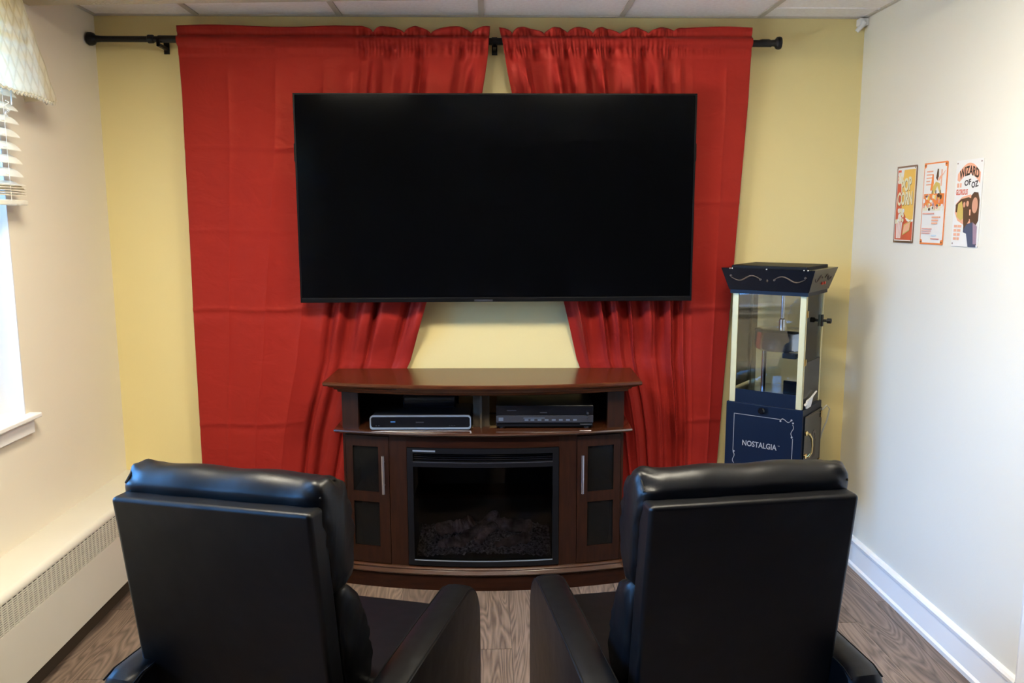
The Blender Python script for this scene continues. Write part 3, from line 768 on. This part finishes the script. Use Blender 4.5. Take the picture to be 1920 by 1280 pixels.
mb = MB(); mb.loft([[(x, -d2+.014, .80), (x, d2-.014, .80), (x, d2-.014, .985), (x, -d2+.014, .985)] for x in (w2-.007, w2-.002)])
mb.build('side_panel', M['navyshade'], pc)
MB().box(-w2+.026, w2-.026, d2-.006, d2-.003, .84, ZT).build('rear_glass', M['pane'], pc)
# sloped chute
mb = MB(); mb.loft([[(x, -.10, .842), (x, .02, .842), (x, .02, .848), (x, -.10, .905), (x, -.105, .90)] for x in (.07, .138)]); mb.build('crumb_chute', M['navyshade'], pc)
# kettle
kt = MB().lathe([(0, 1.020), (.098, 1.020), (.108, 1.026), (.110, 1.04), (.110, 1.098), (.113, 1.102), (.110, 1.106), (.06, 1.112), (.0, 1.118)], (.02, .0, 0), 40).build('kettle', M['steel'], pc, smooth=True, angle=50)
MB().lathe([(.014, 1.116), (.014, 1.150), (.008, 1.155), (.008, 1.255), (.02, 1.256), (.02, 1.268)], (.02, 0, 0), 16).build('stir_rod', M['steel'], kt, smooth=True)
MB().cyl((-.045, -.02, .842), (-.045, -.02, 1.024), .010, 16).build('support_post', M['steel'], pc, smooth=True)
MB().box(.060, .118, -.105, -.075, .998, 1.020).build('kettle_clamp', M['foot'], kt, bevel=.003)
MB().tube([(.120, -.02, 1.262), (.126, .0, 1.20), (.130, .05, 1.13), (.131, .065, 1.08), (.128, .04, 1.03), (.12, -.02, 1.01), (.10, -.05, 1.008)], .0055, 10).build('kettle_hose', M['cable'], pc, smooth=True)
mb = MB(); mb.lathe([(.0, 0), (.006, 0), (.006, .022), (.011, .024), (.011, .04), (0, .042)], (w2, .095, 1.145), 14, 'x'); mb.box(w2-.001, w2+.006, .086, .104, 1.12, 1.17)
mb.build('door_latch', M['foot'], pc, smooth=True)
for zz in (.99, 1.19): MB().box(w2-.001, w2+.003, -d2+.010, -d2+.024, zz-.012, zz+.012).tube([(w2+.003, -d2+.010, zz-.014), (w2+.003, -d2+.010, zz+.014)], .003, 8).build('brass_hinge', M['brass'], pc, smooth=True)
# flared canopy
def frus(mb, z0, a0, b0, z1, a1, b1): return mb.loft([[(-a0, -b0, z0), (a0, -b0, z0), (a0, b0, z0), (-a0, b0, z0)], [(-a1, -b1, z1), (a1, -b1, z1), (a1, b1, z1), (-a1, b1, z1)]])
A0, B0, A1, B1, Z0, Z1 = .168, .138, .196, .164, 1.280, 1.372
cn = frus(MB(), Z0, A0, B0, Z1, A1, B1).build('canopy', M['navyshade'], pc)
MB().box(-.164, .164, -.134, .134, 1.264, 1.281).build('canopy_band', M['navy'], cn)
MB().box(-.16, .16, -.14, .14, 1.370, 1.384).build('canopy_lid', M['matte'], cn, bevel=.003)
def onfront(u, v):   # u across -1..1, v 0..1 up the front slope
    a_ = A0+(A1-A0)*v; return Vector((u*a_, -(B0+(B1-B0)*v)-.0012, Z0+(Z1-Z0)*v))
def onside(u, v):
    a_ = B0+(B1-B0)*v; return Vector((A0+(A1-A0)*v+.0012, u*a_, Z0+(Z1-Z0)*v))
mb = MB()
for fn in (onfront, onside):
    for sx in (-1, 1):
        if fn is onside: pts = [(sx*(.12+.6*t), .58+.14*math.sin(t*2*math.pi)) for t in [k/20 for k in range(21)]]
        else: pts = [(sx*(.16+.68*t), .56+.13*math.sin(t*2*math.pi)+.05*(t-.5)) for t in [k/20 for k in range(21)]]
        mb.tube([fn(*p) for p in pts], [.0012+.0018*math.sin(math.pi*k/20) for k in range(21)], 6)
        if fn is onfront:
            for q in ((pts[0][0], pts[0][1]-.03), (pts[-1][0], pts[-1][1]+.06)):
                c = fn(*q); mb.tube([c+Vector((.005*math.cos(k*.9)*(1-k/9), 0, .005*math.sin(k*.9)*(1-k/9))) for k in range(8)], .0018, 5)
mb.tube([onfront(0, .40), onfront(0, .47), onfront(0, .54)], [.0006, .0042, .0006], 6)
mb.build('scroll_ornament', M['scroll'], cn)
for u in (.12, .36):
    c = onside(-.1+u, .34); MB().lathe([(0, .004), (.0055, .003), (.007, 0), (.007, -.002)], c, 12, 'x').build('red_switch', M['redswitch'], cn, smooth=True)
mb = MB()
for u in (-.8, -.75, 0, .78, .86): c = onfront(u, .985); mb.lathe([(0, -.003), (.003, -.002), (.003, .001)], c, 8, 'y')
mb.build('canopy_screw', M['silver'], cn)
# front door of the cabinet: knob, border lines, lettering
fy = -D2
mb = MB(); mb.lathe([(0, -.026), (.011, -.026), (.015, -.020), (.013, -.012), (.006, -.008), (.006, 0)], (-.003, fy, .772), 20, 'y'); mb.build('latch_knob', M['gloss'], pc, smooth=True)
def line(mb, p, q, wd=.0022):
    p, q = Vector(p), Vector(q); d = (q-p).normalized()*wd*.5; n_ = Vector((-d.y, d.x)) if False else Vector((d[1], -d[0]))
    mb.box(min(p.x, q.x)-wd/2, max(p.x, q.x)+wd/2, fy-.0008, fy, min(p.y, q.y)-wd/2, max(p.y, q.y)+wd/2)
mb = MB()
line(mb, (-.128, .742), (.070, .742)); line(mb, (-.128, .742), (-.128, .575)); line(mb, (.128, .665), (.128, .49)); line(mb, (-.06, .45), (.128, .45)); line(mb, (.128, .45), (.128, .49))
def scr(mb, pts, r_=.0014):
    mb.tube([(x, fy-.0004, z) for x, z in pts], r_, 6)
def S(p, q, amp, n=14):
    p, q = Vector(p), Vector(q); d = q-p; nn = Vector((-d.y, d.x)).normalized()
    return [tuple(p+d*(k/n)+nn*amp*math.sin(2*math.pi*k/n)) for k in range(n+1)]
scr(mb, S((.072, .738), (.118, .742), .007)); scr(mb, S((.125, .727), (.125, .675), .005)); scr(mb, S((-.128, .57), (-.122, .52), .005)); scr(mb, S((-.118, .45), (-.068, .45), .006))
for (x, z) in ((.074, .735), (.120, .745), (.127, .733), (.124, .672), (-.124, .573)): mb.lathe([(0, -.0012), (.004, -.001), (.004, 0)], (x, fy, z), 10, 'y')
mb.build('border_print', M['letter'], pc)

def text_mb(s, size, width=None, extrude=0, align='CENTER', shear=0, bold=.018):
    cu = bpy.data.curves.new('t', 'FONT'); cu.body = s; cu.size = size; cu.align_x = align; cu.resolution_u = 3; cu.extrude = extrude; cu.shear = shear
    cu.offset = size*bold
    ob = bpy.data.objects.new('t', cu); COL.objects.link(ob)
    dg = bpy.context.evaluated_depsgraph_get(); me = bpy.data.meshes.new_from_object(ob.evaluated_get(dg))
    vs = [v.co.copy() for v in me.vertices]; fs = [tuple(p.vertices) for p in me.polygons]
    bpy.data.objects.remove(ob); bpy.data.meshes.remove(me); bpy.data.curves.remove(cu)
    if width and vs:
        x0 = min(v.x for v in vs); x1 = max(v.x for v in vs); k = width/(x1-x0)
        for v in vs: v.x = (v.x-(x0+x1)/2)*k
    return vs, fs
vs, fs = text_mb('NOSTALGIA', .034, .150)
mb = MB(); mb.add([(v.x-.012, fy-.0008, .606+v.y) for v in vs], fs)
vs, fs = text_mb('TM', .006, .008); mb.add([(v.x+.071, fy-.0008, .624+v.y) for v in vs], fs)
mb.build('lettering', M['letter'], pc)
# right side: brown-lit door with handle, hinges, popcorn-box print
MB().box(W2, W2+.006, -D2+.018, D2-.004, .44, .762).build('side_door', M['navyshade'], pc, bevel=.002)
mb = MB()
hy = -D2+.040
mb.tube([(W2+.006, hy, .590), (W2+.020, hy, .592), (W2+.030, hy, .610), (W2+.033, hy, .640), (W2+.030, hy, .668), (W2+.020, hy, .686), (W2+.006, hy, .688)], [.006, .006, .005, .0038, .005, .006, .006], 10)
for zz in (.590, .688): mb.lathe([(.011, .006), (.011, .009), (.006, .014), (0, .014)], (W2, hy, zz), 14, 'x')
mb.build('brass_handle', M['brass'], pc, smooth=True)
for zz in (.52, .735): MB().box(W2+.006, W2+.010, D2-.030, D2-.012, zz-.014, zz+.014).build('brass_hinge', M['brass'], pc, bevel=.001)
mb = MB(); x = W2+.0066
for k in range(5):
    t = (k-2)*.012; mb.box(x-.0006, x, .02+t*1.0-.001, .02+t+.001, .56, .64)
for k in range(7): a_ = k*math.pi/6; mb.lathe([(.008, 0), (.006, .0004), (.007, .0006)], (x, .02+.024*math.cos(a_), .645+.03*math.sin(a_)), 8, 'x')
mb.build('popcorn_print', mat('faint brown print', (.10, .07, .045), .5), pc)
mb = MB(); mb.tube([(x, -D2+.026, .755), (x, .03, .755), (x, D2-.02, .740), (x, D2-.012, .46)], .001, 5); mb.build('side_border', M['scroll'], pc)
# power cord at the back right
mb = MB(); mb.tube([(W2-.01, D2, .73), (W2+.015, D2+.03, .765), (W2+.028, D2+.03, .75), (W2+.02, D2+.028, .70), (W2+.0, D2+.03, .64), (W2-.03, D2+.03, .50), (W2-.05, D2+.03, .012)], .0035, 8); mb.build('power_cord', M['cable'], pc, smooth=True)
# scoop / measuring spoon rack hanging on the side
sp = thing('popcorn_scoop', 'small white plastic scoop on the ledge at the machine side', 'scoop', (0, 0, 0))
ca, sa = math.cos(PY), math.sin(PY)
def pw_(x, y, z): return (1.255+ca*x-sa*y, -.256+sa*x+ca*y, z)
sp.location = pw_(W2-.004, -.04, .793); sp.rotation_euler = (0, 0, PY)
mb = MB(); mb.tube([(.004, -.065, .018), (.004, .0, .032), (.004, .085, .052)], [.005, .0045, .0035], 8); mb.build('handle', M['scoop'], sp, smooth=True)
mb = MB(); mb.loft([[(.001, -.052, 0), (.009, -.052, 0), (.009, -.050, .034), (.001, -.050, .034)], [(.001, -.0, 0), (.009, .0, 0), (.009, .03, .040), (.001, .03, .040)]]); mb.build('bowl', M['scoop'], sp, bevel=.002)

# ------------------------------------------------------------------ tin signs on the right wall
def colm(name, c): return mat(name, c, .35)
C = {'orange': (.80, .22, .05), 'red': (.62, .09, .04), 'yellow': (.83, .50, .10), 'white': (.82, .80, .75), 'cream': (.80, .74, .50), 'brown': (.10, .05, .03), 'pink': (.75, .35, .28), 'black': (.02, .015, .015), 'slate': (.07, .09, .15), 'skin': (.65, .33, .22), 'gold': (.60, .45, .12), 'rust': (.20, .11, .07), 'peach': (.84, .42, .27), 'mauve': (.35, .24, .30), 'paleblue': (.55, .68, .75)}
CM = {k: colm('print '+k, v) for k, v in C.items()}; CK = list(C)
class Sign:
    # a runs along the wall to the photo's right (towards the room), 0..wd ; z 0..ht
    def __init__(s, name, label, y_left, z0, wd, ht):
        s.root = thing(name, label, 'sign', (XW-.001, y_left, z0)); s.wd, s.ht = wd, ht; s.mb = MB(); s.layer = 0
    def P(s, a, z, lift): return (-.0022-lift, -a, z)
    def poly(s, pts, col, lift=None):
        s.layer += 1; s.mb.cur = CK.index(col); l = .00004*s.layer
        s.mb.add([s.P(a, z, l) for a, z in pts], [tuple(range(len(pts)))])
    def rect(s, a0, a1, z0, z1, col): s.poly([(a0, z0), (a1, z0), (a1, z1), (a0, z1)], col)
    def disc(s, a, z, ra_, rz_, col, n=20): s.poly([(a+ra_*math.cos(2*math.pi*k/n), z+rz_*math.sin(2*math.pi*k/n)) for k in range(n)], col)
    def text(s, t, a, z, size, width, col, shear=0, arc=0, rot=0, stretch=1):
        vs, fs = text_mb(t, size, width, shear=shear, bold=.035); s.layer += 1; s.mb.cur = CK.index(col); l = .00004*s.layer
        out = []
        for v in vs:
            x, y = v.x, v.y*stretch
            y -= arc*(x/(width/2))**2
            c, s2 = math.cos(rot), math.sin(rot); out.append(s.P(a+c*x-s2*y, z+s2*x+c*y, l))
        s.mb.add(out, fs)
    def finish(s, edge):
        pts = rrect(0, s.wd, 0, s.ht, .006, 4)
        MB().loft([[(xx, -a, z) for a, z in pts] for xx in (0, -.0022)]).build('tin_plate', edge, s.root)
        s.mb.build('printed_artwork', [CM[k] for k in CK], s.root)
def holes(S_, col='black'):
    for a in (.009, S_.wd-.009):
        for z in (.010, S_.ht-.010): S_.disc(a, z, .003, .003, col, 10)
# popcorn sign
S1 = Sign('popcorn_sign', 'red and yellow tin sign reading POP CORN, nearest the corner', -.388, 1.480, .157, .303)
S1.rect(.0, .157, .0, .303, 'rust'); S1.rect(.006, .151, .008, .296, 'white'); S1.rect(.009, .148, .012, .288, 'red')
S1.poly([(.055, .288), (.148, .288), (.148, .085), (.125, .080), (.10, .088), (.085, .11), (.055, .13), (.05, .19), (.045, .24)], 'yellow')
S1.poly([(.035, .288), (.06, .293), (.055, .26), (.042, .235)], 'white')
S1.poly([(.085, .100), (.10, .088), (.125, .080), (.148, .086), (.148, .094), (.125, .090), (.10, .098)], 'white')
for k in range(9): S1.disc(.022+.010*(k % 3), .243+.014*(k//3), .010, .009, 'cream' if k % 2 else 'white', 10)
S1.text('POP', .088, .205, .055, .082, 'brown', rot=R(8), stretch=1.25); S1.text('POP', .086, .207, .055, .082, 'cream', rot=R(8), stretch=1.25)
S1.text('CORN', .078, .150, .058, .118, 'brown', rot=R(2), stretch=1.2); S1.text('CORN', .076, .152, .058, .118, 'cream', rot=R(2), stretch=1.2)
S1.poly([(.016, .082), (.070, .082), (.062, .018), (.022, .018)], 'pink')
for k in range(4): S1.poly([(.022+k*.013, .082), (.028+k*.013, .082), (.030+k*.009, .018), (.025+k*.009, .018)], 'white')
rr = random.Random(2)
for k in range(26): S1.disc(.044+rr.uniform(-.030, .030), .104+rr.uniform(-.022, .026), .008, .008, 'cream' if k % 3 else 'white', 9)
S1.poly([(.075, .030), (.130, .050), (.138, .090), (.083, .072)], 'gold'); S1.poly([(.079, .036), (.127, .053), (.133, .084), (.087, .068)], 'peach')
S1.rect(.02, .14, .002, .007, 'brown'); holes(S1, 'brown'); S1.finish(CM['rust'])
# middle sign
S2 = Sign('cinema_sign', 'white tin sign with orange border, middle of the three', -.600, 1.480, .161, .303)
S2.rect(0, .161, 0, .303, 'orange'); S2.rect(.004, .157, .006, .298, 'white')
for a in (0, .161):
    for z in (0, .303): S2.disc(max(.008, min(.153, a)), max(.009, min(.294, z)), .009, .010, 'orange', 12); S2.disc(max(.008, min(.153, a)), max(.009, min(.294, z)), .004, .004, 'brown', 8)
for k, wd_ in enumerate((.045, .05, .04, .026, .036)): S2.rect(.020, .020+wd_, .268-k*.012, .273-k*.012, 'peach')
S2.poly([(.052, .20), (.062, .258), (.070, .258), (.074, .225), (.066, .20)], 'orange'); S2.poly([(.088, .245), (.095, .278), (.104, .278), (.106, .25), (.098, .235)], 'brown')
S2.poly([(.100, .235), (.112, .25), (.135, .26), (.15, .272), (.15, .268), (.13, .25), (.112, .235)], 'peach'); S2.rect(.122, .130, .215, .275, 'peach')
S2.poly([(.062, .185), (.070, .215), (.09, .232), (.115, .225), (.132, .185), (.125, .182), (.10, .215), (.078, .185)], 'gold')
for q in (.065, .09, .12): S2.rect(q, q+.006, .182, .200, 'brown')
S2.rect(.010, .152, .140, .188, 'orange'); S2.rect(.010, .152, .126, .142, 'cream')
rr = random.Random(8)
for k in range(46): S2.disc(rr.uniform(.016, .146), rr.uniform(.130, .182), rr.uniform(.004, .009), rr.uniform(.004, .010), rr.choice(['white', 'cream', 'brown', 'mauve', 'slate', 'yellow', 'white', 'pink']), 9)
S2.rect(.012, .095, .112, .117, 'pink')
for k in range(3): S2.rect(.080, .128-.004*k, .098-k*.011, .104-k*.011, 'peach'); S2.rect(.128-.004*k+.003, .140, .098-k*.011, .104-k*.011, 'peach') if k < 1 else None
for k in range(3): S2.rect(.014, .086-.006*k, .056-k*.008, .060-k*.008, 'pink')
S2.rect(.085, .12, .032, .036, 'paleblue'); S2.rect(.08, .14, .020, .0225, 'red'); S2.finish(CM['orange'])
# right sign
S3 = Sign('film_title_sign', 'white tin sign titled WIZARD OF OZ, closest to the camera', -.819, 1.479, .162, .299)
S3.rect(0, .162, 0, .299, 'white')
arc = [(.012+.138*k/16, .252+.036*math.sin(math.pi*k/16)) for k in range(17)]
S3.poly(arc+[(.150, .215)]+[(.138-.112*k/12, .225+.026*math.sin(math.pi*k/12)) for k in range(13)]+[(.012, .230)], 'peach')
S3.text('WIZARD', .082, .247, .036, .118, 'black', arc=.016, stretch=1.2)
S3.text('OF', .078, .212, .026, .040, 'black', rot=R(8)); S3.text('OZ', .122, .204, .028, .042, 'black', rot=R(8))
S3.rect(.012, .026, .205, .220, 'peach'); S3.rect(.030, .040, .205, .220, 'peach')
S3.text('GLORIOUS', .045, .180, .024, .072, 'red', stretch=1.1)
S3.poly([(.015, .150), (.05, .172), (.10, .180), (.12, .17), (.12, .07), (.07, .075), (.03, .09), (.010, .118)], 'peach')
S3.poly([(.012, .145), (.045, .165), (.09, .170), (.11, .165), (.12, .09), (.09, .10), (.05, .115), (.015, .120)], 'brown')
S3.poly([(.028, .148), (.05, .158), (.064, .12), (.066, .098), (.05, .09), (.022, .104)], 'gold')
S3.poly([(.105, .175), (.12, .187), (.145, .185), (.156, .16), (.156, .09), (.14, .07), (.11, .08), (.10, .12)], 'brown')
S3.disc(.130, .142, .017, .027, 'skin'); S3.disc(.086, .148, .008, .010, 'skin', 12); S3.disc(.066, .145, .007, .010, 'skin', 12); S3.rect(.088, .108, .108, .128, 'peach')
S3.poly([(.070, .075), (.125, .085), (.150, .07), (.152, .0), (.105, .0), (.09, .045), (.07, .05)], 'slate'); S3.poly([(.125, .085), (.152, .07), (.154, .01), (.135, .01)], 'mauve')
S3.poly([(.060, .135), (.098, .14), (.102, .09), (.072, .06), (.066, .09)], 'brown')
for k in range(4):
    z = .066-k*.0145; S3.rect(.012, .030, z, z+.009, 'peach'); S3.rect(.034, .058-.003*k, z, z+.009, 'peach')
holes(S3, 'rust'); S3.finish(CM['white'])

# small white camera-like clip in the corner under the ceiling
ch = thing('corner_sensor', 'small white sensor clipped in the upper right room corner', 'sensor', (1.645, -.03, 2.39))
MB().box(-.010, .028, -.012, .028, .02, .050).build('clip', M['white'], ch, bevel=.002)
o = MB().lathe([(0, -.02), (.009, -.02), (.011, .0), (.011, .03), (0, .032)], (0, 0, 0), 14).build('head', M['white'], ch, smooth=True); o.rotation_euler = (R(20), R(35), 0); o.location = (-.004, 0, .012)

# ------------------------------------------------------------------ recliners
def recliner(label, loc, rz, sh):
    t = thing('recliner_chair', label, 'recliner', loc, rz, None)
    lm = M['leather']
    # rear shell panel: leans back
    lean = math.tan(R(8.5)); ZT_, zb = .968, .20
    def shell(x0, x1, f0, f1, z0, z1, nm, bev):
        mb = MB(); lp = []
        for z_ in (z0, z1):
            yb = (ZT_-z_)*lean; lp.append([(x0, yb+f0, z_), (x1, yb+f0, z_), (x1, yb+f1, z_), (x0, yb+f1, z_)])
        mb.loft(lp); return mb.build(nm, lm, t, bevel=bev, seg=4)
    shell(-.245, .245, 0, .070, zb, ZT_, 'back_shell', .012)
    # head and lumbar cushions
    def cushion(nm, prof, hw, seed, puff=1.0):
        # prof (y,z) loop; swept along x and shrunk at the ends
        n = len(prof); P = []
        # catmull-rom smoothing
        for i in range(n):
            p0, p1, p2, p3 = [Vector(prof[(i+k) % n]) for k in (-1, 0, 1, 2)]
            for q in range(5):
                u = q/5; P.append(.5*((2*p1)+(-p0+p2)*u+(2*p0-5*p1+4*p2-p3)*u*u+(-p0+3*p1-3*p2+p3)*u**3))
        cy = sum(p.x for p in P)/len(P); cz = sum(p.y for p in P)/len(P)
        loops = []; nx_ = 60; rr = random.Random(seed)
        for i in range(nx_+1):
            u = -1+2*i/nx_; u = math.copysign(abs(u)**.75, u)
            e_ = (1-abs(u)**12)**(1/2.6) if abs(u) < 1 else 0
            k = .74+.26*e_
            lp = []
            edge = smoothstep((abs(u)-.72)/.25)
            for j, p in enumerate(P):
                a_ = math.atan2(p.y-cz, p.x-cy)
                wr = .0065*edge*math.sin(a_*8+seed*2+u*9)+.003*edge*math.sin(a_*19-u*22)+.0022*math.sin(u*9+a_*2+seed)
                kk = k*(1+.0*edge)
                d = Vector((p.x-cy, p.y-cz)); L_ = max(d.length, 1e-5); d2_ = d*(kk)+d/L_*wr
                lp.append((u*hw, cy+d2_.x, cz+d2_.y))
            loops.append(lp)
        mb = MB(); mb.loft(loops)
        return mb.build(nm, lm, t, smooth=True, angle=60)
    sl_ = lambda z_: (ZT_-z_)*lean
    cushion('head_cushion', [(.045, .965), (.048, .998), (.078, 1.022), (.125, 1.018), (.168, .988), (.200, .93), (.214, .85), (.205, .775), (.165, .735), (.10, .74), (.075, .85)], .253, 1)
    cushion('lumbar_cushion', [(.13, .735), (.19, .728), (.235, .68), (.272, .60), (.294, .52), (.296, .46), (.26, .42), (.17, .43), (.13, .55)], .252, 2)
    # stitched seams on the head cushion ends
    for sx in (-1, 1):
        mb = MB(); mb.tube([(sx*.242, y, z_) for y, z_ in ((.052, .985), (.078, 1.008), (.12, 1.008), (.160, .978), (.192, .92), (.203, .85), (.196, .785), (.165, .75))], .0028, 6)
        mb.build('seam_piping', M['thread'], t, smooth=True)
    # seat
    MB().box(-.262+sh, .262+sh, .24, .70, .30, .455).build('seat_cushion', lm, t, bevel=.03, seg=5)
    MB().box(-.26+sh, .26+sh, .675, .715, .10, .42).build('footrest', lm, t, bevel=.018, seg=4)
    # arms: rounded front, flat top
    for sx in (-1, 1):
        pr = [(-.03, .06), (-.03, .515), (-.015, .54), (.02, .550), (.40, .556)]
        for k in range(13):
            a_ = R(90-90*k/12); pr.append((.585+.125*math.cos(a_), .430+.125*math.sin(a_)))
        pr += [(.712, .30), (.712, .06)]
        x0, x1 = sorted((sx*.265, sx*.348)); x0 += sh; x1 += sh; mb = MB()
        dome = [(0, -.010), (.012, -.002), (.03, .0), (.054, .0), (.072, -.002), (.084, -.010)]
        lp = []
        for dx, dz in dome:
            lp.append([(x0+dx, y + (dz if y > .4 else -dz if y < 0 else 0), z_+(dz if z_ > .3 else 0)) for y, z_ in pr])
        mb.loft(lp); a = mb.build('arm', lm, t, smooth=True, angle=40)
        for xx in (x0+.003, x1-.003):
            top = [(y, z_) for y, z_ in pr[2:]]
            top[-1] = (.712, .10)
            MB().tube([(xx, y-(.007 if y > .6 else 0), z_-.007) for y, z_ in top], .0022, 6).build('seam_piping', M['thread'], a, smooth=True)
    MB().box(-.262+sh, .262+sh, .16, .66, .06, .30).build('base_frame', lm, t, bevel=.01)
    MB().box(-.262+sh, .262+sh, .03, .10, .06, .34).build('rear_apron', lm, t, bevel=.012)
    for sx in (-1, 1):
        for yy_ in (.04, .60): MB().lathe([(.022, .06), (.022, .01), (.018, 0), (0, 0)], (sx*.29+sh, yy_, 0), 16).build('foot', M['foot'], t, smooth=True)
    # recline lever recess on the outer side is omitted: not visible in the photograph
    return t
recliner('black leather recliner on the left, nearest the window and radiator', (-.603, -2.034, 0), R(-15.5), .06)
recliner('black leather recliner on the right, in front of the popcorn machine', (.595, -2.045, 0), R(7.7), -.028)
